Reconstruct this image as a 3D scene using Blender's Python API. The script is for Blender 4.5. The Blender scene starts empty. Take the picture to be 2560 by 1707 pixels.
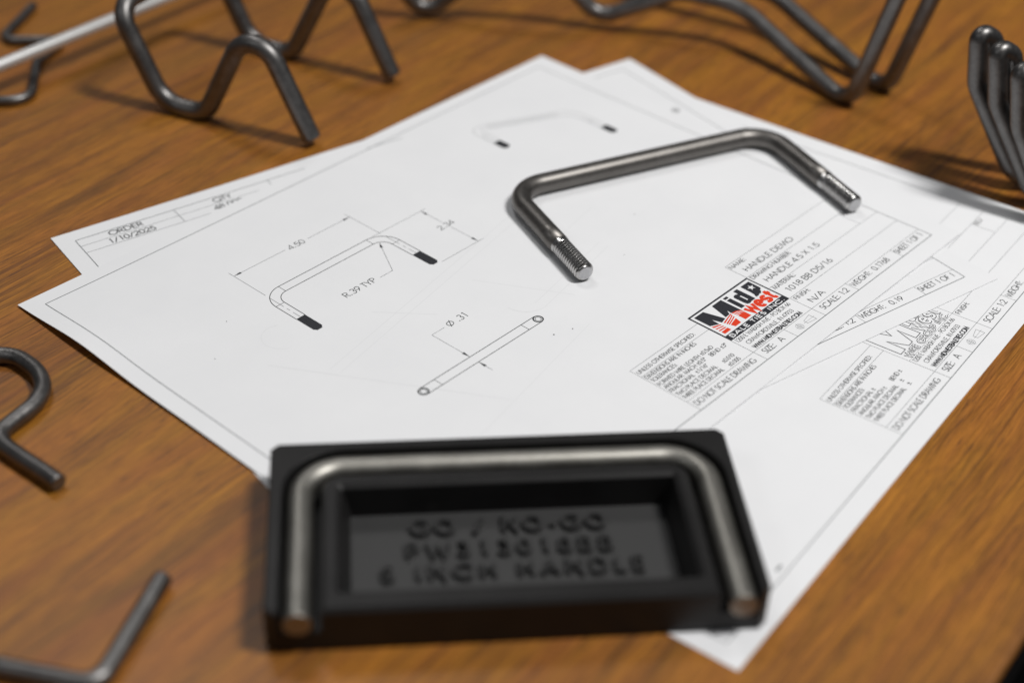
import bpy, bmesh, math, random
from mathutils import Vector, Matrix
import numpy as np

S = 0.0254                       # the scene is laid out in inches and built in metres
scn = bpy.context.scene
col = scn.collection
random.seed(7)

# ------------------------------------------------------------------ camera
CAM_POS = (-8.7262, -8.0853, 12.5425)
RX = Vector((0.66947258, -0.74229199, 0.02844409))
DN = Vector((-0.42483297, -0.41400572, -0.80505665))
FW = Vector((0.60936312, 0.52687937, -0.59251559))
cd = bpy.data.cameras.new("camera")
cam = bpy.data.objects.new("camera", cd)
col.objects.link(cam)
M = Matrix((RX, -DN, -FW)).transposed().to_4x4()
M.translation = Vector(CAM_POS) * S
cam.matrix_world = M
cd.sensor_width = 36
cd.lens = 54.67
cd.clip_start = 0.01
cd.clip_end = 20
cd.dof.use_dof = True
cd.dof.focus_distance = 21.75 * S
cd.dof.aperture_fstop = 4.4
cd.dof.aperture_blades = 0
scn.camera = cam

# ------------------------------------------------------------------ world and lamps
w = bpy.data.worlds.new("World")
scn.world = w
w.use_nodes = True
w.node_tree.nodes["Background"].inputs[0].default_value = (0.95, 0.97, 1.0, 1)
w.node_tree.nodes["Background"].inputs[1].default_value = 0.075

CENTRE = Vector((6.0, 4.0, 0.0))


def lamp(name, d, dist, sx, sy, power, colr, spin=0.0):
    ld = bpy.data.lights.new(name, 'AREA')
    ld.shape = 'RECTANGLE'
    ld.size, ld.size_y = sx, sy
    ld.energy = power
    ld.color = colr
    o = bpy.data.objects.new(name, ld)
    col.objects.link(o)
    d = Vector(d).normalized()
    o.location = CENTRE * S + d * dist
    # panels hang level under the ceiling and shine straight down
    o.rotation_euler = (0, 0, spin)
    return o


lamp("ceiling_lamp", (0.20, -0.46, 1.0), 1.75, 0.20, 0.46, 28.2, (1.0, 0.985, 0.965), math.radians(17))
lamp("ceiling_lamp", (0.22, 0.62, 1.0), 2.0, 0.30, 0.62, 8.0, (1.0, 0.985, 0.97), math.radians(17))
lamp("ceiling_lamp", (-0.95, 0.25, 1.0), 2.4, 0.60, 0.60, 3.5, (0.97, 0.985, 1.0), math.radians(17))

scn.view_settings.view_transform = 'Standard'
scn.view_settings.look = 'None'
scn.view_settings.exposure = 0.0
scn.view_settings.gamma = 1.0
scn.view_settings.use_curve_mapping = False
scn.render.engine = 'CYCLES'
scn.cycles.max_bounces = 8


# ------------------------------------------------------------------ helpers
class NT:
    def __init__(self, name):
        self.m = bpy.data.materials.new(name)
        self.m.use_nodes = True
        self.t = self.m.node_tree
        self.b = self.t.nodes["Principled BSDF"]

    def n(self, typ, **kw):
        nd = self.t.nodes.new(typ)
        for k, v in kw.items():
            if hasattr(nd, k):
                setattr(nd, k, v)
            else:
                nd.inputs[k.replace('_', ' ')].default_value = v
        return nd

    def l(self, a, b):
        self.t.links.new(a, b)

    def coords(self, scale=(1, 1, 1), rotz=0.0, src=None):
        if src is None:
            src = self.n('ShaderNodeTexCoord').outputs['Object']
        mp = self.n('ShaderNodeMapping')
        mp.inputs['Scale'].default_value = scale
        mp.inputs['Rotation'].default_value = (0, 0, rotz)
        self.l(src, mp.inputs[0])
        return mp.outputs[0]

    def noise(self, vec, scale=1.0, detail=4, rough=0.55):
        nd = self.n('ShaderNodeTexNoise')
        nd.inputs['Scale'].default_value = scale
        nd.inputs['Detail'].default_value = detail
        nd.inputs['Roughness'].default_value = rough
        self.l(vec, nd.inputs['Vector'])
        return nd.outputs['Fac']

    def ramp(self, fac, stops):
        nd = self.n('ShaderNodeValToRGB')
        cr = nd.color_ramp
        while len(cr.elements) < len(stops):
            cr.elements.new(0.5)
        for e, (p, c) in zip(cr.elements, stops):
            e.position = p
            e.color = (*c, 1) if len(c) == 3 else c
        self.l(fac, nd.inputs[0])
        return nd.outputs[0]

    def mix(self, fac, a, b, mode='MIX'):
        nd = self.n('ShaderNodeMix')
        nd.data_type = 'RGBA'
        nd.blend_type = mode
        for sock, v in ((nd.inputs[0], fac), (nd.inputs[6], a), (nd.inputs[7], b)):
            if isinstance(v, (int, float)):
                sock.default_value = v
            elif isinstance(v, tuple):
                sock.default_value = (*v, 1)
            else:
                self.l(v, sock)
        return nd.outputs[2]

    def math(self, op, a, b=0.0):
        nd = self.n('ShaderNodeMath')
        nd.operation = op
        for sock, v in ((nd.inputs[0], a), (nd.inputs[1], b)):
            if isinstance(v, (int, float)):
                sock.default_value = v
            else:
                self.l(v, sock)
        return nd.outputs[0]

    def bump(self, h, strength, dist):
        nd = self.n('ShaderNodeBump')
        nd.inputs['Strength'].default_value = strength
        nd.inputs['Distance'].default_value = dist
        self.l(h, nd.inputs['Height'])
        self.l(nd.outputs[0], self.b.inputs['Normal'])

    def set(self, **kw):
        for k, v in kw.items():
            s = self.b.inputs[k.replace('_', ' ')]
            if hasattr(v, 'links'):
                self.l(v, s)
            elif isinstance(v, tuple):
                s.default_value = (*v, 1) if len(v) == 3 else v
            else:
                s.default_value = v


IN = 39.3701


def mat_wood():
    t = NT("wood_laminate")
    base = t.coords((IN, IN, IN))                       # inches, x runs along the grain
    # gentle waviness of the grain
    wob = t.noise(t.coords((0.10, 0.22, 1), src=base), 1.0, 2)
    wob2 = t.math('MULTIPLY', t.math('SUBTRACT', wob, 0.5), 0.8)
    sep = t.n('ShaderNodeSeparateXYZ')
    t.l(base, sep.inputs[0])
    cmb = t.n('ShaderNodeCombineXYZ')
    t.l(sep.outputs[0], cmb.inputs[0])
    t.l(t.math('ADD', sep.outputs[1], wob2), cmb.inputs[1])
    g = cmb.outputs[0]
    broad = t.noise(t.coords((0.075, 0.70, 1), src=g), 1.0, 3, 0.5)
    band = t.noise(t.coords((0.15, 2.9, 1), src=g), 1.0, 4, 0.6)
    strk = t.noise(t.coords((0.38, 15.0, 1), src=g), 1.0, 5, 0.68)
    fib = t.noise(t.coords((0.8, 42.0, 1), src=g), 1.0, 4, 0.7)
    fin = t.noise(t.coords((3.0, 95.0, 4), src=g), 1.0, 2, 0.6)
    pore = t.noise(t.coords((1.9, 36.0, 1.7), src=g), 1.0, 3, 0.62)
    mott = t.noise(t.coords((0.35, 3.2, 1), src=g), 1.0, 3, 0.6)
    s = t.math('ADD', t.math('MULTIPLY', broad, 0.27), t.math('MULTIPLY', band, 0.33))
    s = t.math('ADD', s, t.math('MULTIPLY', strk, 0.40))
    c = t.ramp(s, [(0.390, (0.110, 0.0425, 0.0135)), (0.452, (0.205, 0.0780, 0.0148)),
                   (0.520, (0.316, 0.1220, 0.0158)), (0.605, (0.405, 0.1600, 0.0172))])
    yel = t.ramp(mott, [(0.42, (0, 0, 0)), (0.66, (1, 1, 1))])
    c = t.mix(t.math('MULTIPLY', yel, 0.45), c, (0.318, 0.142, 0.0120))
    red = t.ramp(t.noise(t.coords((0.28, 1.7, 7), src=g), 1.0, 3), [(0.46, (0, 0, 0)), (0.64, (1, 1, 1))])
    c = t.mix(t.math('MULTIPLY', red, 0.45), c, (0.310, 0.102, 0.0210))
    f = t.ramp(fib, [(0.38, (0.58, 0.56, 0.56)), (0.54, (1.13, 1.13, 1.13))])
    c = t.mix(0.85, c, f, 'MULTIPLY')
    f2 = t.ramp(fin, [(0.38, (0.70, 0.69, 0.68)), (0.58, (1.12, 1.12, 1.12))])
    c = t.mix(0.8, c, f2, 'MULTIPLY')
    patch = t.ramp(t.noise(t.coords((0.45, 1.3, 3), src=g), 1.0, 2), [(0.40, (0.25, 0.25, 0.25)), (0.58, (1, 1, 1))])
    p = t.ramp(pore, [(0.585, (0, 0, 0)), (0.635, (1, 1, 1))])
    c = t.mix(t.math('MULTIPLY', t.math('MULTIPLY', p, 0.74), patch), c, (0.070, 0.028, 0.0150))
    t.set(Base_Color=c, Roughness=t.math('ADD', 0.38, t.math('MULTIPLY', fib, 0.14)), Specular_IOR_Level=0.42)
    t.bump(fib, 0.12, 0.0001)
    return t.m


def mat_steel(name, lo, hi, r0, r1, scale=1.0, spots=True):
    t = NT(name)
    v = t.coords((IN, IN, IN))
    n1 = t.noise(v, 3.0 * scale, 5, 0.65)
    n2 = t.noise(v, 22.0 * scale, 3, 0.6)
    f = t.math('ADD', t.math('MULTIPLY', n1, 0.6), t.math('MULTIPLY', n2, 0.4))
    c = t.ramp(f, [(0.36, lo), (0.64, hi)])
    r = t.ramp(f, [(0.35, (r0, r0, r0)), (0.65, (r1, r1, r1))])
    t.set(Base_Color=c, Metallic=1.0, Roughness=r)
    if spots:
        t.bump(n2, 0.10, 0.00012)
    return t.m


def mat_plain(name, c, rough, spec=0.4, metal=0.0):
    t = NT(name)
    t.set(Base_Color=c, Roughness=rough, Specular_IOR_Level=spec, Metallic=metal)
    return t.m


def mat_paper():
    t = NT("white_paper")
    v = t.coords((IN, IN, IN))
    n = t.noise(v, 0.9, 4, 0.6)
    c = t.ramp(n, [(0.3, (0.775, 0.782, 0.798)), (0.7, (0.800, 0.806, 0.820))])
    t.set(Base_Color=c, Roughness=0.85, Specular_IOR_Level=0.15)
    fine = t.noise(v, 60.0, 3, 0.6)
    t.bump(fine, 0.05, 0.0001)
    return t.m


def mat_ink(name, c, speck):
    t = NT(name)
    v = t.coords((IN, IN, IN))
    n = t.noise(v, 170.0, 2, 0.6)
    cc = t.ramp(n, [(0.42, c), (0.72, speck)])
    t.set(Base_Color=cc, Roughness=0.6, Specular_IOR_Level=0.3)
    return t.m


def mat_plastic():
    t = NT("black_printed_plastic")
    v = t.coords((IN, IN, IN))
    lay = t.n('ShaderNodeTexWave')
    lay.wave_type = 'BANDS'
    lay.bands_direction = 'Z'
    lay.inputs['Scale'].default_value = 9.0
    lay.inputs['Distortion'].default_value = 0.6
    t.l(v, lay.inputs['Vector'])
    n = t.noise(v, 40.0, 3)
    h = t.math('ADD', t.math('MULTIPLY', lay.outputs['Fac'], 0.6), t.math('MULTIPLY', n, 0.4))
    c = t.ramp(t.noise(v, 1.5, 3), [(0.3, (0.0105, 0.0100, 0.0100)), (0.7, (0.015, 0.0144, 0.0144))])
    rub = t.ramp(t.noise(t.coords((2.0, 26.0, 2.0), 0.4, src=v), 1.0, 4, 0.7), [(0.62, (0, 0, 0)), (0.72, (1, 1, 1))])
    c = t.mix(t.math('MULTIPLY', rub, 0.35), c, (0.030, 0.029, 0.028))
    t.set(Base_Color=c, Roughness=t.math('ADD', 0.36, t.math('MULTIPLY', n, 0.16)), Specular_IOR_Level=0.26)
    t.bump(h, 0.18, 0.0002)
    return t.m


PLASTICL = mat_plain("black_plastic_letters", (0.022, 0.022, 0.022), 0.5, 0.35)
PLASTICF = mat_plain("black_plastic_floor", (0.036, 0.036, 0.036), 0.55, 0.4)  # same plastic made lighter: a glossy reflection put into the floor's colour
WOOD = mat_wood()
STEEL = mat_steel("bright_steel", (0.145, 0.137, 0.128), (0.200, 0.189, 0.178), 0.39, 0.47, 1.0, False)
THREAD = mat_steel("cut_thread_steel", (0.40, 0.395, 0.39), (0.54, 0.53, 0.52), 0.22, 0.30, 1.0, False)
DARK = mat_steel("dark_mill_steel", (0.130, 0.126, 0.123), (0.215, 0.208, 0.203), 0.36, 0.48)
NICKEL = mat_steel("satin_rod_steel", (0.25, 0.242, 0.220), (0.325, 0.314, 0.287), 0.42, 0.50)
CHROME = mat_plain("bright_plated_rod", (0.72, 0.72, 0.71), 0.40, 0.6, 0.7)
PAPER = mat_paper()
INK = mat_ink("black_print", (0.016, 0.017, 0.020), (0.05, 0.052, 0.06))
THIN = mat_ink("fine_line_print", (0.018, 0.021, 0.022), (0.05, 0.055, 0.055))
GREY = mat_ink("grey_line_print", (0.085, 0.098, 0.10), (0.16, 0.17, 0.175))
LOGO = mat_ink("logo_black_print", (0.018, 0.019, 0.024), (0.045, 0.046, 0.055))
RED = mat_ink("logo_red_print", (0.68, 0.033, 0.012), (0.80, 0.085, 0.02))
BLANK = mat_plain("unprinted_white", (0.79, 0.797, 0.81), 0.85, 0.15)
GHOST = mat_plain("faint_show_through", (0.742, 0.749, 0.762), 0.85, 0.15)
PLASTIC = mat_plastic()
FLOORM = mat_plain("dark_carpet", (0.004, 0.004, 0.004), 0.95, 0.0)
EDGE = mat_plain("black_edge_band", (0.006, 0.005, 0.005), 0.6, 0.2)
UNDER = mat_plain("dark_board", (0.02, 0.014, 0.01), 0.8)


def empty(name, loc=(0, 0, 0)):
    o = bpy.data.objects.new(name, None)
    o.location = Vector(loc) * S
    o.empty_display_size = 0.01
    col.objects.link(o)
    return o


def tag(o, label=None, cat=None, group=None, kind=None):
    for k, v in (("label", label), ("category", cat), ("group", group), ("kind", kind)):
        if v:
            o[k] = v
    return o


def mesh(name, verts, faces, mat, parent=None, org=(0, 0, 0), smooth=False, flat=()):
    """verts in inches, in the thing's own frame shifted by org"""
    me = bpy.data.meshes.new(name)
    ox, oy, oz = org
    me.from_pydata([((x - ox) * S, (y - oy) * S, (z - oz) * S) for x, y, z in verts], [], faces)
    me.update()
    if smooth:
        me.polygons.foreach_set("use_smooth", [i not in flat for i in range(len(me.polygons))])
    me.materials.append(mat)
    o = bpy.data.objects.new(name, me)
    if parent is not None:
        o.parent = parent
    else:
        o.location = Vector(org) * S
    col.objects.link(o)
    return o


# ---- swept round bar along a filleted path
def fillet(pts, radii, n=9):
    pts = [Vector(p) for p in pts]
    out = [pts[0]]
    for i in range(1, len(pts) - 1):
        p, a, b = pts[i], pts[i - 1], pts[i + 1]
        u, v = (a - p).normalized(), (b - p).normalized()
        ang = u.angle(v)
        r = radii[i - 1] if isinstance(radii, (list, tuple)) else radii
        if r <= 0 or ang > 3.1:
            out.append(p)
            continue
        d = min(r / math.tan(ang / 2), (a - p).length * 0.49, (b - p).length * 0.49)
        r = d * math.tan(ang / 2)
        c = p + (u + v).normalized() * (r / math.sin(ang / 2))
        s, e = p + u * d - c, p + v * d - c
        tot = s.angle(e)
        ax = s.cross(e).normalized()
        for k in range(n + 1):
            out.append(c + Matrix.Rotation(tot * k / n, 3, ax) @ s)
    out.append(pts[-1])
    return out


def resample(path, step):
    out = [path[0]]
    for a, b in zip(path[:-1], path[1:]):
        k = max(1, int((b - a).length / step))
        for i in range(1, k + 1):
            out.append(a.lerp(b, i / k))
    return out


def catmull(pts, n=6):
    P = [Vector(p) for p in pts]
    P = [2 * P[0] - P[1]] + P + [2 * P[-1] - P[-2]]
    out = []
    for i in range(1, len(P) - 2):
        a, b, c, d = P[i - 1:i + 3]
        for k in range(n):
            t = k / n
            out.append(0.5 * (2 * b + (c - a) * t + (2 * a - 5 * b + 4 * c - d) * t * t + (3 * b - a - 3 * c + d) * t ** 3))
    out.append(P[-2])
    return out


def bar_geo(path, r, seg=22, bevel=0.018, rough=0.0):
    path = [Vector(p) for p in path]
    tang = []
    for i in range(len(path)):
        a, b = path[max(0, i - 1)], path[min(len(path) - 1, i + 1)]
        tang.append((b - a).normalized())
    up = Vector((0, 0, 1)) if abs(tang[0].z) < 0.9 else Vector((1, 0, 0))
    nrm = (up - tang[0] * up.dot(tang[0])).normalized()
    rings = []                                  # (centre, radius, normal, tangent)
    b = min(bevel, r * 0.4)
    L = len(path)
    for i in range(L):
        if i:
            nrm = (nrm - tang[i] * nrm.dot(tang[i])).normalized()
        if i == 0 and b > 0:
            rings.append((path[0], r - b, nrm, tang[0]))
            rings.append((path[0] + tang[0] * b, r, nrm, tang[0]))
            rings.append((path[0] + tang[0] * b * 1.8, r, nrm, tang[0]))
        elif i == L - 1 and b > 0:
            rings.append((path[i] - tang[i] * b * 1.8, r, nrm, tang[i]))
            rings.append((path[i] - tang[i] * b, r, nrm, tang[i]))
            rings.append((path[i], r - b, nrm, tang[i]))
        else:
            rings.append((path[i], r, nrm, tang[i]))
    V, F = [], []
    for c, rr, nn, tt in rings:
        bb = tt.cross(nn)
        q = 1 + rough * (random.random() - 0.5)
        for k in range(seg):
            a = 2 * math.pi * k / seg
            V.append(tuple(c + (nn * math.cos(a) + bb * math.sin(a)) * rr * q))
    for i in range(len(rings) - 1):
        for k in range(seg):
            k2 = (k + 1) % seg
            F.append((i * seg + k, i * seg + k2, (i + 1) * seg + k2, (i + 1) * seg + k))
    F.append(tuple(reversed(range(seg))))
    F.append(tuple(range((len(rings) - 1) * seg, len(rings) * seg)))
    return V, F, (len(F) - 1, len(F) - 2)


def bar(name, path, r, mat, parent=None, org=(0, 0, 0), seg=22, bevel=0.018, rough=0.0):
    V, F, caps = bar_geo(path, r, seg, bevel, rough)
    return mesh(name, V, F, mat, parent, org, True, set(caps))


# ------------------------------------------------------------------ table and floor
TA = math.radians(5.5)
tf = mesh("floor", [(-160, -160, -29), (160, -160, -29), (160, 160, -29), (-160, 160, -29)], [(0, 1, 2, 3)], FLOORM)
tag(tf, kind="structure")


def rbox(x0, x1, y0, y1, z0, z1, b):
    """box with its top edges rounded in three steps"""
    V, F = [], []
    loops = [(0.0, z0), (0.0, z1 - b), (b * 0.30, z1 - b * 0.30), (b, z1)]
    for i, z in loops:
        V += [(x0 + i, y0 + i, z), (x1 - i, y0 + i, z), (x1 - i, y1 - i, z), (x0 + i, y1 - i, z)]
    for k in range(len(loops) - 1):
        for j in range(4):
            F.append((k * 4 + j, k * 4 + (j + 1) % 4, k * 4 + 4 + (j + 1) % 4, k * 4 + 4 + j))
    F.append((3, 2, 1, 0))
    n = (len(loops) - 1) * 4
    F.append((n, n + 1, n + 2, n + 3))
    return V, F


table = empty("office_table", (3.22, -4.70, -29))
table.rotation_euler = (0, 0, TA)
tag(table, "brown wood grain laminate office table under the papers and bent rods", "table")
V, F = rbox(-42, 46, 0.0, 42, 28.86, 29.0, 0.07)
mesh("table_top", V, F, WOOD, table)
V, F = rbox(-41.95, 45.95, 0.05, 41.95, 27.9, 28.857, 0.02)
mesh("core_board", V, F, EDGE, table)
V, F = rbox(-40, 44, 1.6, 40, 25.2, 27.897, 0.02)
mesh("apron", V, F, UNDER, table)
for lx in (-38.5, 40.5):
    for ly in (2.2, 37.0):
        V, F = rbox(lx, lx + 2.2, ly, ly + 2.2, 0.003, 25.197, 0.02)
        mesh("leg", V, F, UNDER, table)

# ------------------------------------------------------------------ single-stroke lettering


def arc(cx, cy, rx, ry, a0, a1, n=9):
    return [(cx + rx * math.cos(math.radians(a0 + (a1 - a0) * k / n)),
             cy + ry * math.sin(math.radians(a0 + (a1 - a0) * k / n))) for k in range(n + 1)]


G = {
    ' ': (.30, []),
    'A': (.74, [[(.03, 0), (.37, 1), (.71, 0)], [(.16, .34), (.58, .34)]]),
    'B': (.58, [[(.09, .53), (.27, .53)] + arc(.27, .765, .21, .235, -90, 90, 7) + [(.09, 1), (.09, 0), (.29, 0)] + arc(.29, .265, .23, .265, -90, 90, 7)]),
    'C': (.82, [arc(.46, .5, .41, .5, 42, 318, 14)]),
    'D': (.75, [[(.09, 0), (.09, 1), (.28, 1)] + arc(.28, .5, .39, .5, 90, -90, 10) + [(.09, 0)]]),
    'E': (.53, [[(.45, 1), (.09, 1), (.09, 0), (.45, 0)], [(.09, .52), (.43, .52)]]),
    'F': (.48, [[(.43, 1), (.09, 1), (.09, 0)], [(.09, .52), (.41, .52)]]),
    'G': (.88, [arc(.46, .5, .41, .5, 42, 355, 15) + [(.52, .455)]]),
    'H': (.69, [[(.09, 0), (.09, 1)], [(.60, 0), (.60, 1)], [(.09, .52), (.60, .52)]]),
    'I': (.23, [[(.115, 0), (.115, 1)]]),
    'J': (.49, [[(.38, 1), (.38, .22)] + arc(.21, .2, .17, .2, 0, -150, 6)]),
    'K': (.60, [[(.09, 0), (.09, 1)], [(.52, 1), (.10, .52), (.56, 0)]]),
    'L': (.45, [[(.09, 1), (.09, 0), (.42, 0)]]),
    'M': (.90, [[(.06, 0), (.19, 1), (.45, .06), (.71, 1), (.84, 0)]]),
    'N': (.74, [[(.09, 0), (.09, 1), (.65, 0), (.65, 1)]]),
    'O': (.88, [arc(.44, .5, .40, .5, 0, 360, 18)]),
    'P': (.58, [[(.09, 0), (.09, 1), (.27, 1)] + arc(.27, .735, .23, .265, 90, -90, 8) + [(.09, .47)]]),
    'Q': (.88, [arc(.44, .5, .40, .5, 0, 360, 18), [(.55, .28), (.84, -.04)]]),
    'R': (.60, [[(.09, 0), (.09, 1), (.27, 1)] + arc(.27, .745, .23, .255, 90, -90, 8) + [(.09, .49)], [(.24, .49), (.54, 0)]]),
    'S': (.50, [arc(.25, .75, .17, .25, 30, 250, 9) + arc(.25, .255, .19, .255, 80, -155, 10)]),
    'T': (.45, [[(.01, 1), (.44, 1)], [(.225, 1), (.225, 0)]]),
    'U': (.66, [[(.09, 1), (.09, .26)] + arc(.33, .26, .24, .26, 180, 360, 9) + [(.57, 1)]]),
    'V': (.68, [[(.02, 1), (.34, 0), (.66, 1)]]),
    'W': (.96, [[(.02, 1), (.26, 0), (.48, .86), (.70, 0), (.94, 1)]]),
    'X': (.60, [[(.04, 0), (.56, 1)], [(.04, 1), (.56, 0)]]),
    'Y': (.58, [[(.02, 1), (.29, .5), (.56, 1)], [(.29, .5), (.29, 0)]]),
    'Z': (.48, [[(.05, 1), (.43, 1), (.03, 0), (.45, 0)]]),
    '0': (.56, [arc(.28, .5, .23, .5, 0, 360, 16)]),
    '1': (.56, [[(.20, .92), (.34, 1), (.34, 0)]]),
    '2': (.56, [arc(.28, .71, .21, .29, 165, -30, 8) + [(.04, 0), (.52, 0)]]),
    '3': (.56, [arc(.27, .76, .18, .24, 150, -80, 8) + arc(.27, .265, .22, .265, 85, -155, 9)]),
    '4': (.56, [[(.42, 0), (.42, 1), (.02, .25), (.54, .25)]]),
    '5': (.56, [[(.48, 1), (.18, 1), (.10, .56)] + arc(.27, .32, .23, .32, 125, -155, 10)]),
    '6': (.56, [[(.38, 1), (.12, .52)] + arc(.29, .31, .23, .31, 140, -220, 14)]),
    '7': (.56, [[(.05, 1), (.50, 1), (.18, 0)]]),
    '8': (.56, [arc(.28, .765, .18, .235, -90, 270, 12), arc(.28, .265, .23, .265, 90, 450, 12)]),
    '9': (.56, [[(.18, 0), (.44, .48)] + arc(.27, .69, .23, .31, -40, 320, 14)]),
    '.': (.26, [[(.10, -.01), (.10, .13)]]),
    ',': (.26, [[(.14, .10), (.08, -.14)]]),
    ':': (.26, [[(.11, -.01), (.11, .13)], [(.11, .55), (.11, .69)]]),
    '-': (.36, [[(.04, .36), (.32, .36)]]),
    '/': (.45, [[(.02, -.1), (.43, 1.05)]]),
    '"': (.32, [[(.09, 1), (.09, .70)], [(.22, 1), (.22, .70)]]),
    '\u00b1': (.60, [[(.30, .86), (.30, .22)], [(.05, .54), (.55, .54)], [(.05, .04), (.55, .04)]]),
    '\u00b0': (.36, [arc(.17, .82, .12, .16, 0, 360, 10)]),
    '\u2300': (.90, [arc(.42, .5, .36, .40, 0, 360, 18), [(.16, -.08), (.68, 1.08)]]),
    'x': (.50, [[(.04, 0), (.44, .66)], [(.04, .66), (.44, 0)]]),
    'w': (.86, [[(.08, .68), (.24, .06), (.42, .60), (.60, .06), (.77, .68)]]),
    'e': (.64, [[(.12, .36), (.50, .36)], arc(.32, .35, .22, .30, -8, 305, 13)]),
    's': (.54, [arc(.27, .50, .17, .15, 25, 255, 8) + arc(.27, .20, .19, .15, 75, -155, 8)]),
    't': (.46, [[(.19, .92), (.19, .16), (.27, .05), (.40, .05)], [(.02, .66), (.40, .66)]]),
}


def ribbon(pts, wd):
    """flat band along a polyline with mitred joints: 2-D verts and quads"""
    P = [Vector(p) for p in pts]
    Q = [P[0]]
    for p in P[1:]:
        if (p - Q[-1]).length > 1e-6:
            Q.append(p)
    P = Q
    closed = len(P) > 3 and (P[0] - P[-1]).length < 1e-5
    if closed:
        P = P[:-1]
    n = len(P)
    V = []
    for i in range(n):
        a = P[(i - 1) % n] if (closed or i > 0) else None
        b = P[(i + 1) % n] if (closed or i < n - 1) else None
        d1 = (P[i] - a).normalized() if a is not None else (b - P[i]).normalized()
        d2 = (b - P[i]).normalized() if b is not None else d1
        n1, n2 = Vector((-d1.y, d1.x)), Vector((-d2.y, d2.x))
        m = n1 + n2
        if m.length < 1e-3:
            m = n1.copy()
        m.normalize()
        k = 1 / max(0.42, m.dot(n1))
        V += [P[i] + m * wd * 0.5 * k, P[i] - m * wd * 0.5 * k]
    F = []
    for i in range(n if closed else n - 1):
        j = (i + 1) % n
        F.append((2 * i + 1, 2 * j + 1, 2 * j, 2 * i))
    return V, F


TW = 1.30            # pen width of the small lettering


class Print:
    """collects flat print in page inches"""

    def __init__(self):
        self.V, self.F, self.Z, self.k = [], [], [], 0

    def add(self, V, F):
        o = len(self.V)
        self.V += [(v[0], v[1]) for v in V]
        self.k += 1
        self.Z += [0.00016 * (self.k % 5)] * len(V)      # crossing strokes never share a plane
        self.F += [tuple(i + o for i in f) for f in F]

    def line(self, *pts, wd=0.006, seg=0.10):
        out = [pts[0]]
        for a, b in zip(pts[:-1], pts[1:]):
            k = max(1, int(math.dist(a, b) / seg))
            out += [(a[0] + (b[0] - a[0]) * i / k, a[1] + (b[1] - a[1]) * i / k) for i in range(1, k + 1)]
        self.add(*ribbon(out, wd))

    def rect(self, x0, y0, x1, y1, wd=0.006):
        self.line((x0, y0), (x1, y0), wd=wd)
        self.line((x1, y0), (x1, y1), wd=wd)
        self.line((x1, y1), (x0, y1), wd=wd)
        self.line((x0, y1), (x0, y0), wd=wd)

    def poly(self, pts):
        a = sum(pts[i - 1][0] * pts[i][1] - pts[i][0] * pts[i - 1][1] for i in range(len(pts)))
        self.add(pts if a > 0 else pts[::-1], [tuple(range(len(pts)))])

    def arrow(self, tip, d, ln=0.13, wd=0.042):
        d = Vector(d).normalized()
        nrm = Vector((-d.y, d.x))
        t = Vector(tip)
        self.poly([tuple(t), tuple(t - d * ln + nrm * wd / 2), tuple(t - d * ln - nrm * wd / 2)])

    def text(self, s, x0, y, cap, x1=None, wd=0.0075, lsp=0.0, ang=0.0):
        wd = wd * TW if wd < .0135 else wd
        tot = sum(G[c][0] + lsp for c in s)
        sx = (x1 - x0) / tot if x1 is not None else cap
        x = x0
        ca, sa = math.cos(ang), math.sin(ang)
        for c in s:
            adv, st = G[c]
            for pl in st:
                q = []
                for px, py in pl:
                    dx, dy = x - x0 + px * sx, py * cap
                    q.append((x0 + dx * ca - dy * sa, y + dx * sa + dy * ca))
                self.add(*ribbon(q, wd * (1.45 if c in '.:' else 1.0)))
            x += (adv + lsp) * sx

    def build(self, name, mat, parent, hfun, dz):
        V = [(x, y, hfun(x, y) + dz + z) for (x, y), z in zip(self.V, self.Z)]
        o = mesh(name, V, self.F, mat, parent)
        if name in ("printed_text", "printed_lines", "printed_web_address"):
            o["kind"] = "stuff"
        return o


TH = 0.004            # paper thickness


def sheet(name, bl, ang, z, lift, label):
    root = empty(name, (bl[0], bl[1], 0))
    root.rotation_euler = (0, 0, math.radians(ang))
    tag(root, label, "paper", "drawing sheets in the pile")
    h = lambda x, y: z + lift(x, y)
    nx, ny = 88, 68
    V, F = [], []
    for top in (1, 0):
        for j in range(ny + 1):
            for i in range(nx + 1):
                x, y = 11 * i / nx, 8.5 * j / ny
                V.append((x, y, h(x, y) - (0 if top else TH)))
    N = (nx + 1) * (ny + 1)
    for j in range(ny):
        for i in range(nx):
            a = j * (nx + 1) + i
            F.append((a, a + 1, a + nx + 2, a + nx + 1))
            F.append((N + a + nx + 1, N + a + nx + 2, N + a + 1, N + a))
    nf = len(F)
    rim = [(i, 0) for i in range(nx)] + [(nx, j) for j in range(ny)] + [(i, ny) for i in range(nx, 0, -1)] + [(0, j) for j in range(ny, 0, -1)]
    idx = [j * (nx + 1) + i for i, j in rim]
    e0 = len(V)
    V += [V[a] for a in idx] + [V[N + a] for a in idx]
    m = len(idx)
    for k in range(m):
        k2 = (k + 1) % m
        F.append((e0 + m + k, e0 + m + k2, e0 + k2, e0 + k))
    mesh("paper", V, F, PAPER, root, smooth=True, flat=set(range(nf, len(F))))
    return root, h


BX0, BX1, BY0, BY1 = 0.272, 10.622, 0.297, 8.238      # printed border
PZ = 0.0012                                            # ink above paper


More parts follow.
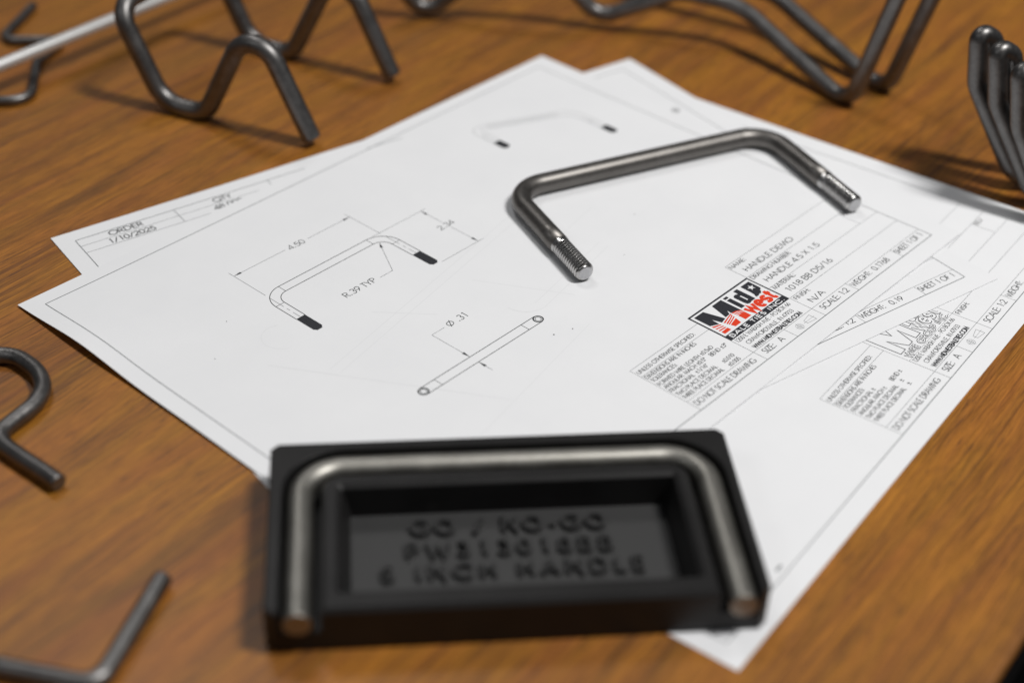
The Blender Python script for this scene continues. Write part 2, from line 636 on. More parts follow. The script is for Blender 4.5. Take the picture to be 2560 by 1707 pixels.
def title_block(lines, txt, bold, texts, tol):
    L = lines.line
    lines.rect(BX0, BY0, BX1, BY1, 0.0115)
    L((4.745, BY0), (4.745, 1.475), wd=.0055)
    L((4.745, 1.475), (6.248, 1.475), wd=.0055)
    L((4.745, 1.282), (6.248, 1.282), wd=.0055)
    L((4.745, .532), (10.622, .532), wd=.0055)
    L((6.248, BY0), (6.248, .900), wd=.0055)
    L((6.98, BY0), (6.98, .532), wd=.0055)
    L((7.678, BY0), (7.678, .900), wd=.0055)
    L((7.678, 1.648), (7.678, 2.033), wd=.0055)
    L((7.678, 2.033), (10.622, 2.033), wd=.0055)
    for y in (1.645, 1.255, .900):
        L((7.678, y), (10.622, y), wd=.0055)
    L((8.557, BY0), (8.557, .532), wd=.0055)
    L((9.793, BY0), (9.793, .532), wd=.0055)
    L((10.125, 1.255), (10.125, 1.645), wd=.0055)
    txt.text("NAME:", 7.700, 1.926, .074, 8.075, .0075)
    txt.text("DRAWING NUMBER:", 7.705, 1.547, .074, 8.70, .0075)
    txt.text("REV", 10.145, 1.547, .074, 10.36, .0075)
    txt.text("MATERIAL:", 7.715, 1.170, .074, 8.25, .0075)
    txt.text("FINISH:", 7.715, .800, .074, 8.07, .0075)
    for s, x0, y, x1 in texts:
        txt.text(s, x0, y, .100, x1, .0095)
    txt.text("SIZE:", 6.350, .384, .098, 6.605, .009)
    txt.text("A", 6.715, .384, .098, 6.81, .009)
    txt.text("SCALE: 1:2", 7.785, .388, .098, 8.46, .009)
    txt.text("SHEET 1 OF 1", 9.800, .388, .098, 10.54, .009)
    txt.text("1200 E WABASH AVE - PO BOX 66", 6.275, .806, .070, 7.565, .006)
    txt.text("CRAWFORDSVILLE, IN 47933", 6.36, .680, .070, 7.462, .006)
    bold.text("WWW.MIDWESTBALETIES.COM", 6.345, .562, .068, 7.50, .0165)
    # first-angle symbol
    for r in (.058, .032):
        lines.add(*ribbon(arc(7.198, .411, r, r, 0, 360, 22), .0045))
    L((7.12, .411), (7.235, .411), wd=.0035)
    L((7.198, .335), (7.198, .487), wd=.0035)
    lines.line((7.345, .445), (7.520, .478), (7.520, .344), (7.345, .377), (7.345, .445), wd=.0045)
    L((7.30, .411), (7.56, .411), wd=.0035)
    for s, x0, y, x1 in tol:
        txt.text(s, x0, y, .066, x1, .0068)
    txt.text("DO NOT SCALE DRAWING", 4.79, .382, .090, 6.13, .0082)


TOL_FULL = [("UNLESS OTHERWISE SPECIFIED:", 4.775, 1.338, 6.03), ("DIMENSIONS ARE IN INCHES", 4.77, 1.196, 5.86),
            ("TOLERANCES:", 4.78, 1.096, 5.30), ("FORMED WIRE LEGNTH \u00b10.5xD", 4.77, .984, 5.966),
            ("ANGULAR: MACH \u00b10.5\u00b0", 4.78, .888, 5.68), ("BEND \u00b13\u00b0", 5.775, .880, 6.145),
            ("FRACTIONAL  \u00b11/16\"", 4.77, .790, 5.586), ("TWO PLACE DECIMAL", 4.78, .682, 5.645), ("\u00b10.010", 5.773, .672, 6.02),
            ("THREE PLACE DECIMAL", 4.785, .580, 5.655), ("\u00b10.005", 5.767, .566, 6.015)]
TOL_BLANK = [("UNLESS OTHERWISE SPECIFIED:", 4.775, 1.338, 6.03), ("DIMENSIONS ARE IN INCHES", 4.77, 1.196, 5.86),
             ("TOLERANCES:", 4.78, 1.096, 5.30), ("FRACTIONAL \u00b1", 4.78, .985, 5.40),
             ("ANGULAR: MACH \u00b1", 4.78, .880, 5.52), ("BEND \u00b1", 5.70, .880, 5.99),
             ("TWO PLACE DECIMAL", 4.78, .772, 5.645), ("\u00b1", 5.76, .772, 5.82),
             ("THREE PLACE DECIMAL", 4.785, .664, 5.655), ("\u00b1", 5.76, .664, 5.82)]


def bumpf(t):
    return math.exp(-t * t)


def smooth(a, b, t):
    t = min(1, max(0, (t - a) / (b - a)))
    return t * t * (3 - 2 * t)


# bottom sheet -----------------------------------------------------------------
def lift3(x, y):
    e = smooth(10.25, 11.0, x)
    return e * (0.004 * smooth(5.0, 2.5, y) + 0.004 * bumpf((y - 1.6) / 0.9))


s3, h3 = sheet("drawing_sheet", (1.465, -2.610), 5.7, 0.0055, lift3,
               "lowest white drawing sheet, its title block with an outlined logo by the bare wood")
ln, tx, bd, gr = Print(), Print(), Print(), Print()
title_block(ln, tx, bd, [], TOL_BLANK)
tx.text("WEIGHT:", 8.585, .388, .098, 9.08, .009)
ln.rect(6.248, .900, 7.678, 1.650, .004)
ln.line((1.58, .40), (1.70, .40), wd=.028)
ln.build("printed_lines", GREY, s3, h3, PZ)
tx.build("printed_text", THIN, s3, h3, PZ * 1.4)
bd.build("printed_web_address", INK, s3, h3, PZ * 1.6)

LM1 = [(.071, .687), (.28, .686), (.377, .369), (.262, .344), (.214, .482), (.207, .348), (.073, .413)]
LM2 = [(.483, .680), (.697, .682), (.700, .330), (.636, .366), (.538, .388), (.548, .463), (.502, .387), (.403, .381)]
LI = [(.740, .610), (.824, .610), (.824, .350), (.740, .350)]
LID = [(.740, .678), (.826, .678), (.826, .632), (.744, .632)]
LDS = [(.992, .678), (1.082, .678), (1.082, .349), (.989, .350)]
LDB = [(.898, .604), (.947, .612), (.992, .590), (.994, .445), (.992, .352), (.935, .336), (.888, .352), (.876, .41), (.875, .576)]
LDC = [(.962, .540), (.988, .540), (.988, .410), (.962, .410)]
MO = [(.07, .687), (.29, .687), (.385, .44), (.49, .687), (.70, .687), (.70, .155), (.555, .155), (.555, .44), (.44, .155), (.33, .155), (.215, .44), (.215, .155), (.07, .155), (.07, .687)]
ol = Print()


def at(pts):
    return [(6.248 + x, .900 + y) for x, y in pts]


ol.line(*at(MO), wd=.011)
for q in (LI, LID, LDS):
    ol.line(*at(q + q[:1]), wd=.010)
ol.line(*at(LDB + LDB[:1]), wd=.010)
ol.text("west", 6.248 + .735, .900 + .150, .245, 6.248 + 1.365, .058)
ol.text("WIRE GROUP INC.", 6.248 + .075, .900 + .028, .086, 6.248 + 1.385, .034, .05)
olo = ol.build("outlined_logo", INK, s3, h3, PZ * 2)
ow = Print()
ow.text("west", 6.248 + .735, .900 + .150, .245, 6.248 + 1.365, .036)
ow.text("WIRE GROUP INC.", 6.248 + .075, .900 + .028, .086, 6.248 + 1.385, .013, .05)
ow.build("logo_letter_fill", BLANK, olo, h3, PZ * 3)

# middle sheet -----------------------------------------------------------------


def lift2(x, y):
    return 0.02 * bumpf((x - 5.0) / 1.6) * smooth(7.6, 8.5, y)


s2, h2 = sheet("drawing_sheet", (-0.482, 1.326), -12.2, 0.0165, lift2,
               "white sheet between two others, an order date table showing along its margin")
ln, tx, bd = Print(), Print(), Print()
title_block(ln, tx, bd, [], TOL_FULL)
tx.text("WEIGHT:", 8.585, .388, .098, 9.08, .009)
tx.text("0.19", 9.19, .388, .098, 9.45, .009)
for y in (8.045, 7.846):
    ln.line((BX0, y), (5.1, y), wd=.007)
for x in (1.845, 3.445, 5.1):
    ln.line((x, BY1), (x, 7.846), wd=.009)
tx.text("ORDER", .755, 8.090, .115, 1.30, .013)
tx.text("1/10/2025", .660, 7.885, .115, 1.41, .013)
tx.text("QTY", 2.46, 8.090, .115, 2.77, .013)
tx.text("48,000", 2.38, 7.890, .115, 2.87, .013)
tx.add(*ribbon(arc(10.40, 6.53, .05, .05, 0, 360, 16), .03))
ln.build("printed_lines", GREY, s2, h2, PZ)
tx.build("printed_text", THIN, s2, h2, PZ * 1.4)
bd.build("printed_web_address", INK, s2, h2, PZ * 1.6)

# top sheet --------------------------------------------------------------------


def lift1(x, y):
    l = 0.100 * bumpf((y - 7.05) / 0.95) * math.exp(-max(0, x) / 0.75)
    l += 0.022 * bumpf((y - 4.9) / 1.2) * math.exp(-max(0, x) / 0.5)
    l += 0.012 * smooth(8.0, 8.5, y) * bumpf((x - 7.0) / 2.5)
    l += 0.016 * smooth(0.5, 0.0, y) * bumpf((x - 8.5) / 1.8)
    return l


s1, h1 = sheet("drawing_sheet", (0.0, 0.0), 0.0, 0.0275, lift1,
               "topmost white sheet with handle drawings, dimensions and a red and black logo")
ln, tx, bd, dr, dk, gr, dp = Print(), Print(), Print(), Print(), Print(), Print(), Print()
title_block(ln, tx, bd, [("HANDLE DEMO", 7.815, 1.732, 9.04), ("HANDLE 4.5 X 1.5", 7.805, 1.362, 9.19),
                         ("1018 BB D5/16", 7.80, .988, 8.96), ("N/A", 7.815, .606, 8.17)], TOL_FULL)
tx.text("WEIGHT:", 8.585, .388, .098, 9.08, .009)
tx.text("0.1768", 9.165, .388, .098, 9.575, .009)

# front view of the handle, half size
LW = .0105
cl, cr, yt, yb = 2.531, 4.787, 6.290, 5.515
o, i_ = .078, .078
dr.line((cl - .078, yb), (cl - .078, yt - .351), wd=LW)
dr.add(*ribbon(arc(cl + .273, yt - .351, .351, .351, 180, 90, 12), LW))
dr.line((cl + .273, yt), (cr - .273, yt), wd=LW)
dr.add(*ribbon(arc(cr - .273, yt - .351, .351, .351, 90, 0, 12), LW))
dr.line((cr + .078, yt - .351), (cr + .078, yb), wd=LW)
dr.line((cl + .078, yb), (cl + .078, yt - .351), wd=LW)
dr.add(*ribbon(arc(cl + .273, yt - .351, .195, .195, 180, 90, 10), LW))
dr.line((cl + .273, yt - .156), (cr - .273, yt - .156), wd=LW)
dr.add(*ribbon(arc(cr - .273, yt - .351, .195, .195, 90, 0, 10), LW))
dr.line((cr - .078, yt - .351), (cr - .078, yb), wd=LW)
for x in (cl + .273, cr - .273):
    dr.line((x, yt), (x, yt - .156), wd=.007)
for c in (cl, cr):
    dr.line((c - .078, yt - .351), (c + .078, yt - .351), wd=.007)
    # thread block with its saw-tooth flanks
    n = 14
    left, right = [], []
    for k in range(n):
        y0 = yb - (yb - 5.155) * k / n
        y1 = yb - (yb - 5.155) * (k + .5) / n
        left += [(c - .074, y0), (c - .084, y1)]
        right += [(c + .074, y0), (c + .084, y1)]
    dk.poly(left + [(c - .070, 5.155), (c - .045, 5.125), (c + .045, 5.125), (c + .070, 5.155)] + right[::-1])
    dr.line((c - .05, 5.121), (c + .05, 5.121), wd=.005)
    for y0, y1 in ((6.17, 5.86), (5.80, 5.73), (5.67, 5.52)):
        tx.line((c, y0), (c, y1), wd=.005)
# dimension lines
D = .0062
ln.line((2.531, 7.05), (2.531, 6.25), wd=D)
ln.line((4.787, 7.05), (4.787, 6.26), wd=D)
ln.line((2.531, 6.935), (3.50, 6.935), wd=D)
ln.line((3.93, 6.935), (4.787, 6.935), wd=D)
dk.arrow((2.531, 6.935), (-1, 0))
dk.arrow((4.787, 6.935), (1, 0))
tx.text("4.50", 3.555, 6.880, .108, 3.86, .0085)
ln.line((4.63, 6.290), (5.76, 6.290), wd=D)
ln.line((4.88, 5.085), (5.78, 5.085), wd=D)
ln.line((5.66, 6.290), (5.66, 5.83), wd=D)
ln.line((5.66, 5.66), (5.66, 5.085), wd=D)
dk.arrow((5.66, 6.290), (0, 1))
dk.arrow((5.66, 5.085), (0, -1))
tx.text("2.34", 5.485, 5.688, .108, 5.80, .0085)
tx.text("R.39 TYP", 3.285, 5.395, .115, 3.895, .0085)
ln.line((3.968, 5.432), (4.221, 5.432), (4.598, 6.094), wd=D)
dk.arrow((4.598, 6.094), (.377, .662))
# plan view
yl = 3.134
for sy in (-.078, .078):
    dp.line((cl, yl + sy), (cr, yl + sy), wd=LW)
for c in (cl, cr):
    dp.add(*ribbon(arc(c, yl, .070, .070, 0, 360, 26), .020))
    dp.add(*ribbon(arc(c, yl, .044, .044, 0, 360, 22), .009))
for x in (cl + .273, cr - .273):
    dp.line((x, yl - .078), (x, yl + .078), wd=.007)
ln.line((3.738, 3.925), (3.492, 3.925), (3.492, 3.215), wd=D)
ln.line((3.492, 3.056), (3.492, 2.80), wd=D)
dk.arrow((3.492, 3.212), (0, -1))
dk.arrow((3.492, 3.056), (0, 1))
tx.text("\u2300", 3.80, 3.875, .118, 3.93, .0085)
tx.text(".31", 3.985, 3.875, .118, 4.19, .0085)
# pictorial view (thin double outline)
ax, ay, bx, by = 8.075, 7.500, 9.735, 6.720
dv = Vector((bx - ax, by - ay)).normalized()
nv = Vector((-dv.y, dv.x))
for s in (-.075, -.02, .035, .075):
    gr.line((ax + dv.x * .28 + nv.x * s, ay + dv.y * .28 + nv.y * s), (bx - dv.x * .26 + nv.x * s, by - dv.y * .26 + nv.y * s), wd=.0055)
for s in (-.075, -.02, .075):
    gr.line((ax + s, ay - .26), (ax + s, 6.93), wd=.0055)
    gr.line((bx + s, by - .26), (bx + s, 6.02), wd=.0055)


def bez(p, q, r, n=8):
    return [((1 - t) ** 2 * p[0] + 2 * t * (1 - t) * q[0] + t * t * r[0], (1 - t) ** 2 * p[1] + 2 * t * (1 - t) * q[1] + t * t * r[1]) for t in [k / n for k in range(n + 1)]]


for s, t in ((-.075, .075), (.075, -.075)):
    gr.add(*ribbon(bez((ax + s, ay - .26), (ax + s - .01, ay + .04 + t * .7), (ax + dv.x * .28 + nv.x * t, ay + dv.y * .28 + nv.y * t)), .0055))
for s, t in ((.075, .075), (-.075, -.075)):
    gr.add(*ribbon(bez((bx - dv.x * .26 + nv.x * t, by - dv.y * .26 + nv.y * t), (bx + s * .9, by + t * 1.1 + .02), (bx + s, by - .26)), .0055))
for x, y0, y1 in ((ax, 6.93, 6.67), (bx, 6.02, 5.75)):
    dk.poly([(x - .078, y0), (x - .078, y1 + .04), (x - .04, y1), (x + .04, y1), (x + .078, y1 + .04), (x + .078, y0)])
    gr.line((x - .075, y0 + .26), (x + .075, y0 + .29), wd=.0055)
# stray specks of toner
for x, y, r in ((4.661, 2.738, .012), (4.947, 2.643, .010), (7.9, 3.9, .009), (1.1, 5.6, .008), (1.75, 6.15, .008), (6.9, 3.3, .007)):
    tx.add(*ribbon(arc(x, y, r * .5, r * .5, 0, 360, 8), r))

gh = Print()
for q in ([(2.0, 4.35), (6.6, 5.25)], [(2.05, 4.20), (6.62, 5.10)], [(5.05, 3.42), (6.9, 3.78)], [(5.08, 3.26), (6.92, 3.62)], [(4.85, 4.45), (5.6, 3.15)],
          [(3.3, 4.9), (3.9, 4.2)], [(1.5, 5.0), (3.2, 2.2)], [(2.4, 2.0), (5.2, 2.55)], [(6.6, 4.3), (7.6, 4.5)]):
    gh.line(*q, wd=.011)
gh.add(*ribbon(arc(2.05, 5.35, .28, .28, 60, 250, 14), .011))
gh.add(*ribbon(arc(5.06, 3.62, .36, .36, 180, 270, 10), .011))
tag(gh.build("print_show_through", GHOST, s1, h1, PZ * .6), kind="stuff")
ln.build("printed_lines", GREY, s1, h1, PZ)
gr.build("printed_pictorial_view", GREY, s1, h1, PZ * 1.2)
tx.build("printed_text", THIN, s1, h1, PZ * 1.4)
dr.build("printed_front_view", THIN, s1, h1, PZ * 1.6)
dp.build("printed_plan_view", THIN, s1, h1, PZ * 1.6)
tag(dk.build("printed_threads_and_arrows", INK, s1, h1, PZ * 1.9), kind="stuff")
bd.build("printed_web_address", INK, s1, h1, PZ * 1.5)

# colour logo: black box, white field, black and red shapes laid as thin print
lb, lw_, lk, lr, ls = Print(), Print(), Print(), Print(), Print()
lb.poly(at([(0, 0), (1.424, 0), (1.424, .750), (0, .750)]))
lw_.poly(at([(.027, .120), (1.394, .120), (1.394, .719), (.027, .719)]))
for q in (LM1, LM2, LI, LID, LDS):
    lk.poly(at(q))
lk.poly(at(LDB))
ls.poly(at(LDC))
lk.poly(at([(1.162, .672), (1.360, .670), (1.356, .452), (1.338, .446), (1.330, .430), (1.305, .429), (1.296, .408), (1.284, .390), (1.262, .384),
            (1.246, .366), (1.230, .380), (1.217, .370), (1.200, .374), (1.176, .357), (1.155, .366), (1.131, .356), (1.126, .384), (1.150, .420), (1.158, .50)]))
st = []
for k in range(10):
    r = .066 if k % 2 == 0 else .026
    a = math.radians(90 + 36 * k)
    st.append((1.262 + r * math.cos(a), .552 + r * math.sin(a)))
ls.poly(at(st))
for q in ([(.068, .386), (.21, .335), (.212, .313), (.075, .349)], [(.071, .320), (.21, .292), (.213, .270), (.075, .298)],
          [(.071, .266), (.21, .254), (.213, .232), (.075, .242)], [(.072, .216), (.216, .220), (.220, .156), (.073, .156)],
          [(.268, .324), (.413, .361), (.522, .386), (.521, .367), (.413, .342), (.284, .302)],
          [(.281, .286), (.421, .324), (.510, .359), (.510, .339), (.421, .305), (.290, .263)],
          [(.292, .255), (.432, .294), (.502, .319), (.504, .301), (.424, .273), (.298, .236)],
          [(.303, .225), (.400, .250), (.485, .268), (.455, .156), (.325, .156)],
          [(.544, .383), (.622, .371), (.703, .327), (.703, .308), (.625, .349), (.546, .360)],
          [(.549, .348), (.630, .333), (.700, .301), (.698, .284), (.630, .314), (.554, .327)],
          [(.555, .313), (.633, .301), (.698, .278), (.698, .261), (.633, .282), (.560, .298)],
          [(.559, .283), (.635, .279), (.700, .259), (.698, .154), (.559, .154)]):
    lr.poly(at(q))
lr.text("west", 6.248 + .730, .900 + .152, .240, 6.248 + 1.372, .060)
ls.text("BALE TIES INC.", 6.248 + .068, .900 + .028, .066, 6.248 + 1.372, .0165, .07)
lbo = lb.build("printed_logo", LOGO, s1, h1, PZ * 1.2)
lw_.build("logo_field", BLANK, lbo, h1, PZ * 2.0)
lk.build("logo_black_shapes", LOGO, lbo, h1, PZ * 2.8)
lr.build("logo_red_shapes", RED, lbo, h1, PZ * 3.0)
ls.build("logo_white_letters", BLANK, lbo, h1, PZ * 3.8)

# ------------------------------------------------------------------ threaded handle on the top sheet
HX, HY, HA, HL, HW = 6.871, 5.559, -0.38373, 2.647, 4.714
RR = 0.156
hz = 0.0275 + RR + 0.002
hand = empty("threaded_handle", (HX, HY, hz - RR))
hand.rotation_euler = (0, 0, HA)
tag(hand, "grey steel U handle with two threaded ends lying on the topmost drawing sheet", "handle")
LEG = HL - RR
TL_ = 0.80
path = fillet([(0, -(LEG - TL_), RR), (0, 0, RR), (HW, 0, RR), (HW, -(LEG - TL_), RR)], 0.54, 14)
bar("bar", resample(path, 0.35), RR, STEEL, hand, seg=36, bevel=0.0)


def thread(x, phase):
    pitch, ro, ri = 0.0575, 0.149, 0.112
    seg, per = 48, 6
    y0 = -(LEG - TL_)
    V, F = [], []
    rings = []
    rings.append((0.0, RR - .004, 0))
    rings.append((0.055, RR - .006, 0))
    rings.append((0.085, 0.140, 0))
    n = int((TL_ - 0.085 - 0.03) / pitch * per)
    for k in range(n + 1):
        rings.append((0.087 + k * pitch / per, None, k))
    yl_ = 0.087 + n * pitch / per
    rings.append((yl_ + .012, 0.128, 0))
    rings.append((TL_, 0.108, 0))
    for s, rad, k in rings:
        for j in range(seg):
            a = 2 * math.pi * j / seg
            if rad is None:
                ph = (k / per + j / seg + phase) % 1.0
                tri = 1 - abs(2 * ph - 1)
                r = ri + (ro - ri) * min(1.0, tri * 1.25)
            else:
                r = rad
            V.append((x + r * math.cos(a), y0 - s, RR + r * math.sin(a)))
    m = len(rings)
    for i in range(m - 1):
        for j in range(seg):
            j2 = (j + 1) % seg
            F.append((i * seg + j, i * seg + j2, (i + 1) * seg + j2, (i + 1) * seg + j))
    F.append(tuple(range((m - 1) * seg, m * seg)))
    o = mesh("thread", V, F, THREAD, hand, smooth=True, flat={len(F) - 1})
    o.data.materials.append(ROOT)                        # darker steel in the roots, groove shade put into the colour
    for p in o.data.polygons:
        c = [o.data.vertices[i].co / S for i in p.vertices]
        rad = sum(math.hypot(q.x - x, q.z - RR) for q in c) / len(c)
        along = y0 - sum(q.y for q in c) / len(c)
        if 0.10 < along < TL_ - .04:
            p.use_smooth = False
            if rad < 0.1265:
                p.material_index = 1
    # faced end, slightly domed
    V2 = [(x + .106 * math.cos(2 * math.pi * j / 28), y0 - TL_ - .0015, RR + .106 * math.sin(2 * math.pi * j / 28)) for j in range(28)]
    V2 += [(x + .092 * math.cos(2 * math.pi * j / 28), y0 - TL_ - .006, RR + .092 * math.sin(2 * math.pi * j / 28)) for j in range(28)]
    F2 = [(j, (j + 1) % 28, 28 + (j + 1) % 28, 28 + j) for j in range(28)] + [tuple(range(28, 56))]
    mesh("end_face", V2, F2, FACE, o)
    return o


ROOT = mat_steel("thread_root_shade", (0.05, 0.048, 0.045), (0.10, 0.096, 0.09), 0.35, 0.5, 1.0, False)
FACE = mat_steel("faced_end_steel", (0.46, 0.46, 0.47), (0.66, 0.66, 0.67), 0.42, 0.60, 2.5, True)
thread(0.0, 0.0)
thread(HW, 0.4)

# ------------------------------------------------------------------ black gauge block with a rod handle in its groove
GA = math.radians(-42.75)
GO = (-1.810, 1.2005)
GZ = 0.0290
GW, GD, GH = 5.43, 2.74, 0.57
gauge = empty("gauge_block", (GO[0], GO[1], GZ))
gauge.rotation_euler = (0, 0, GA)
tag(gauge, "black plastic go no-go gauge tray with raised lettering and a rod groove", "gauge")

AXL, AXR, AXB = 0.355, 5.115, 2.405       # rod axis: legs and bar
RB = 0.50                                 # bend radius of the rod axis
gi, go = 0.245, 0.195                     # groove half widths, inside and outside


def ucurve(off, y0, n=10):
    """offset of the rod axis: off>0 outwards; from the left leg's foot round to the right leg's foot"""
    r = RB + off
    pts = [(AXL - off, y0)]
    pts += arc(AXL + RB, AXB - RB, r, r, 180, 90, n)
    pts += arc(AXR - RB, AXB - RB, r, r, 90, 0, n)
    pts += [(AXR + off, y0)]
    return pts


def offset_poly(pts, d):
    """shrink a counter-clockwise ring by d"""
    out = []
    n = len(pts)
    for i in range(n):
        p, a, b = Vector(pts[i]), Vector(pts[i - 1]), Vector(pts[(i + 1) % n])
        d1, d2 = (p - a).normalized(), (b - p).normalized()
        m = Vector((-d1.y, d1.x)) + Vector((-d2.y, d2.x))
        m.normalize()
        k = 1 / max(.5, m.dot(Vector((-d1.y, d1.x))))
        out.append(tuple(p + m * d * k))
    return out


def fill(loops, z, up=True):
    """triangulated cap of rings (first outer, others holes)"""
    bm = bmesh.new()
    ed = []
    for lp in loops:
        vs = [bm.verts.new((x, y, z)) for x, y in lp]
        ed += [bm.edges.new((vs[i - 1], vs[i])) for i in range(len(vs))]
    bmesh.ops.triangle_fill(bm, use_beauty=True, use_dissolve=False, edges=ed)
    bm.verts.index_update()
    V = [tuple(v.co) for v in bm.verts]
    F = []
    for f in bm.faces:
        idx = [v.index for v in f.verts]
        if (f.normal.z > 0) != up:
            idx.reverse()
        F.append(tuple(idx))
    bm.free()
    return V, F


class Geo:
    def __init__(self):
        self.V, self.F = [], []

    def add(self, V, F):
        o = len(self.V)
        self.V += list(V)
        self.F += [tuple(i + o for i in f) for f in F]

    def wall(self, a, za, b, zb, flip=False):
        n = len(a)
        V = [(x, y, za) for x, y in a] + [(x, y, zb) for x, y in b]
        F = [(i, (i + 1) % n, n + (i + 1) % n, n + i) for i in range(n)]
        self.add(V, [f[::-1] for f in F] if flip else F)


ch = 0.085
frame = [(ch, 0), (AXL - go, 0)] + ucurve(go, 0)[1:-1] + [(AXR + go, 0), (GW - ch, 0), (GW, ch), (GW, GD - ch), (GW - ch, GD), (ch, GD), (0, GD - ch), (0, ch)]
bv = 0.022
g = Geo()
g.wall(frame, 0.0, frame, GH - bv)
fi = offset_poly(frame, bv)
g.wall(frame, GH - bv, fi, GH)
g.add(*fill([fi], GH, True))
# groove bed
bed_o, bed_i = ucurve(go, 0.004), ucurve(-gi, 0.004)
n = len(bed_o)
zb = 0.262
g.add([(x, y, zb) for x, y in bed_o] + [(x, y, zb) for x, y in bed_i], [(i, n + i, n + i + 1, i + 1) for i in range(n - 1)])
for lp in ((AXL - go, AXL + gi), (AXR - gi, AXR + go)):
    g.add([(lp[0], .004, 0), (lp[1], .004, 0), (lp[1], .004, zb), (lp[0], .004, zb)], [(0, 1, 2, 3)])
# island with a pocket
isl = ucurve(-gi, 0.0)[::-1]
isl = isl[::-1]
ring = isl[::-1]                                     # counter-clockwise: right foot -> back -> left foot
bi = 0.045
ii = offset_poly(ring, bi)
PX0, PX1, PY0, PY1 = 0.775, 4.735, 0.255, 1.985


def rr(x0, x1, y0, y1, r, n=4):
    return arc(x1 - r, y1 - r, r, r, 0, 90, n) + arc(x0 + r, y1 - r, r, r, 90, 180, n) + arc(x0 + r, y0 + r, r, r, 180, 270, n) + arc(x1 - r, y0 + r, r, r, 270, 360, n)


top = rr(PX0 - .01, PX1 + .01, PY0 - .01, PY1 + .01, .06)
lip = rr(PX0 + .045, PX1 - .045, PY0 + .045, PY1 - .045, .03)
flo = rr(PX0 + .14, PX1 - .14, PY0 + .05, PY1 - .05, .03)
g.wall(ring, 0.0, ring, GH - bi)
g.wall(ring, GH - bi, ii, GH)
g.add(*fill([ii, top], GH, True))
g.wall(top, GH, lip, GH - .045)
ZF = 0.10
g.wall(lip, GH - .045, flo, ZF)
body = mesh("tray_body", g.V, g.F, PLASTIC, gauge)
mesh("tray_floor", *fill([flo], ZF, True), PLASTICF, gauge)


def raised(name, s, x0, x1, y, cap, wd, h0, h1, lsp):
    p = Print()
    p.text(s, x0, y, cap, x1, wd, lsp)
    V = [(x, yy, h1) for x, yy in p.V]
    nv = len(V)
    V += [(x, yy, h0) for x, yy in p.V]
    F = list(p.F)
    for f in p.F:
        k = len(f)
        for a in range(k):
            b = (a + 1) % k
            F.append((nv + f[a], nv + f[b], f[b], f[a]))
    return mesh(name, V, F, PLASTICL, gauge)


raised("raised_text", "GO / NO-GO", 1.60, 3.93, 1.545, .205, .044, ZF - .002, ZF + .066, .30)
raised("raised_text", "PW313018BB", 1.53, 3.98, 1.180, .205, .044, ZF - .002, ZF + .066, .30)
raised("raised_text", "5 INCH HANDLE", 1.24, 4.30, 0.825, .205, .044, ZF - .002, ZF + .066, .30)

rodh = empty("rod_handle", (GO[0], GO[1], GZ + zb + .003))
rodh.rotation_euler = (0, 0, GA)
tag(rodh, "bare U-shaped steel rod handle seated in the groove of the black gauge", "handle")
path = fillet([(AXL, -0.045, RR), (AXL, AXB, RR), (AXR, AXB, RR), (AXR, -0.075, RR)], RB, 14)
bar("rod", resample(path, .35), RR, NICKEL, rodh, seg=36, bevel=0.010)

# ------------------------------------------------------------------ bent wire forms around the papers


def wire(name, pts, r, mat, label, cat, fil=None, group=None, rough=0.0, cm=False, seg=22):
    P = catmull(pts) if cm else fillet(pts, fil, 10)
    P = resample([Vector(p) for p in P], 0.3)
    xs = [p.x for p in P]
    ys = [p.y for p in P]
    org = (sum(xs) / len(xs), sum(ys) / len(ys), min(p.z for p in P) - r)
    o = bar(name, P, r, mat, None, org, seg, 0.02, rough)
    tag(o, label, cat, group)
    return o


# zig-zag stand behind the top sheet's left side: two W legs and a cross bar
A0, A1, A2, A3, A4 = (5.895, 9.002, 0.125), (5.602, 9.930, 2.08), (5.245, 10.884, 0.125), (4.970, 11.640, 0.120), (4.735, 12.330, 1.72)
dx, dy = 2.50, 0.69
sh = lambda p: (p[0] + dx, p[1] + dy, p[2])
wire("zigzag_wire_stand", [A0, A1, A2, A3, A4, sh(A4), sh(A3), sh(A2), sh(A1), sh(A0)], 0.160, DARK,
     "dark steel rod bent into two zigzag legs standing on wood beside the order table sheet", "wire form",
     [.42, .40, .75, .38, .38, .75, .40, .42])

# shiny straight rod with turned-down ends, crossing behind the stand
wire("polished_rod", [(1.2, 13.80, 0.115), (1.2, 13.80, 0.56), (8.9, 14.33, 0.56), (8.9, 14.33, 0.115)], 0.110, CHROME,
     "bright polished thin rod raised over a small hooked wire", "rod", .2)

# small hooked wire lying under the polished rod
wire("hooked_wire", [(5.70, 16.52, .088), (4.40, 15.66, .088), (5.28, 14.86, .088), (4.42, 14.52, .088), (3.50, 13.36, .088), (2.95, 13.86, .088), (2.1, 14.35, .088)],
     0.086, DARK, "thin dark wire hook lying flat beneath the bright polished rod", "wire form", [.26, .2, .24, .34, .6])

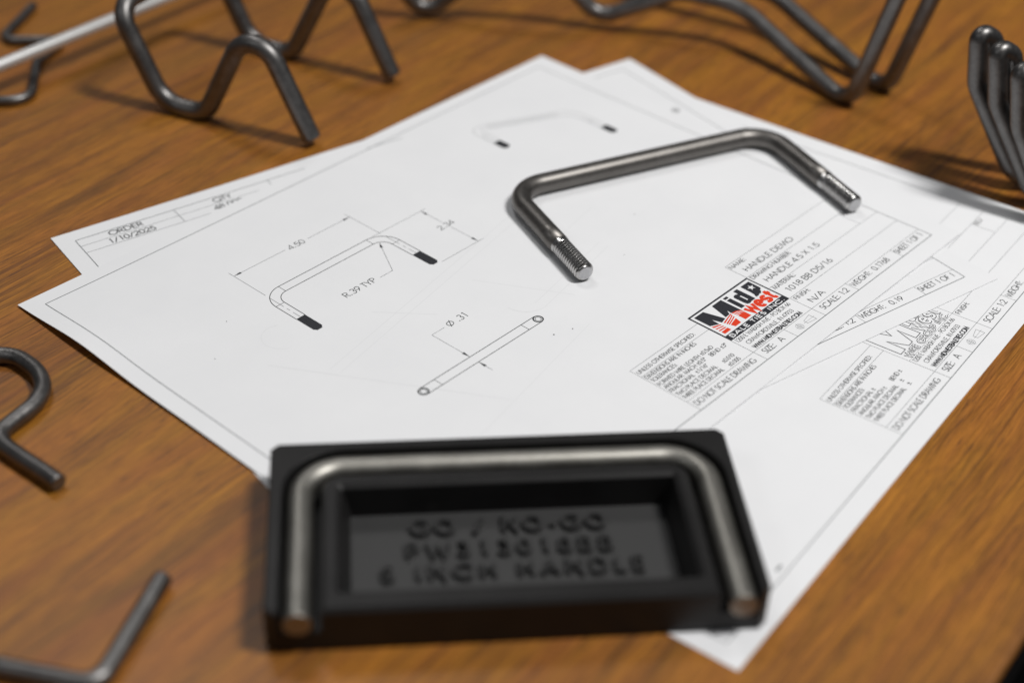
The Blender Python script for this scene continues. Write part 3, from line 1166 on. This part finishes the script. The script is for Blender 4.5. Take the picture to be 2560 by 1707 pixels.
# long wire rack along the far side: near and far runs
B = [(13.30, 2.75, 2.9), (13.36, 3.48, 0.01), (13.93, 6.28, 0.80), (13.35, 7.25, 0.95), (12.68, 8.55, 0.20), (12.15, 9.25, 1.15), (11.35, 10.30, 1.0), (10.70, 11.18, 0.03), (10.15, 11.65, 1.0)]
wire("spring_wire", B, 0.150, DARK, "longer grey bent rod, its V touching the wood in front of a matching rod", "wire form",
     [.42, 1.2, .9, .45, .6, .4, .36])
B2 = [(14.02, 2.45, 2.9), (14.27, 3.30, 0.01), (14.76, 6.10, 0.80), (14.35, 7.9, 1.0), (14.2, 9.0, 0.142), (14.0, 9.9, 1.0)]
wire("spring_wire", B2, 0.150, DARK, "grey bent rod whose V touches the wood behind the longer matching rod", "wire form",
     [.42, 1.2, .5, .4])

# three nested forms by the bottom sheet's far edge
DROP = 0.13
for k, (g0, b0, t0, lab) in enumerate([
    ((12.724, 0.096), (12.60, 1.05, 1.60), (12.59, 1.17, 2.40), "outermost of three nested dark bent rods standing past the sheet edge, farthest from the gauge"),
    ((12.425, -0.378), (12.30, .52, 1.58), (12.29, .70, 2.40), "middle rod of the three nested dark bent rods standing past the sheet edge"),
    ((12.102, -0.829), (11.99, -.04, 1.50), (11.98, .16, 2.36), "third nested dark bent rod, nearest the outlined logo sheet's edge"),
]):
    g0, b0, t0 = (g0[0] + .07, g0[1] - .03), (b0[0] + .07, b0[1] - .05, b0[2] - .03), (t0[0] + .07, t0[1] - .05, t0[2] - DROP)
    p = [(g0[0] + 2.2, g0[1] - .9, 0.19), (g0[0], g0[1], 0.175), b0, (t0[0], t0[1] + .02, t0[2] + .16), (t0[0] + .27, t0[1] - .13, t0[2] - .02), (t0[0] + .42, t0[1] - .40, 1.0), (t0[0] + 1.2, t0[1] - 2.0, 0.19)]
    wire("nested_wire_form", p, 0.152, DARK, lab, "wire form", [.45, .50, .20, .20, .4], "nested wire forms")

# hook on the wood left of the sheets
D = [(-1.332, 7.534), (-1.103, 7.608), (-.951, 7.609), (-.87, 7.578), (-.791, 7.491), (-.732, 7.349), (-.717, 7.142), (-.738, 6.922), (-.818, 6.699), (-.928, 6.545),
     (-1.073, 6.430), (-1.227, 6.362), (-1.397, 6.322), (-1.57, 6.278), (-1.717, 6.222), (-1.812, 6.125), (-1.852, 5.965), (-1.847, 5.725), (-1.829, 5.468), (-1.809, 5.197), (-1.80, 4.915)]
D = [(-2.35, 6.6), (-2.05, 7.02), (-1.68, 7.33)] + D
wire("s_hook_wire", [(x, y, .114) for x, y in D], 0.112, DARK, "dark steel rod curled into a hook on bare wood beside the lifted sheet edge", "hook", cm=True, rough=.012)

# L-bent rod end near the gauge
wire("bent_rod_end", [(-1.917, 2.789, .114), (-3.348, 2.025, .114), (-4.47, 4.001, .114)], 0.112, DARK,
     "grey rod with one right-angle bend lying on wood left of the black gauge", "rod", [.22], rough=.01)
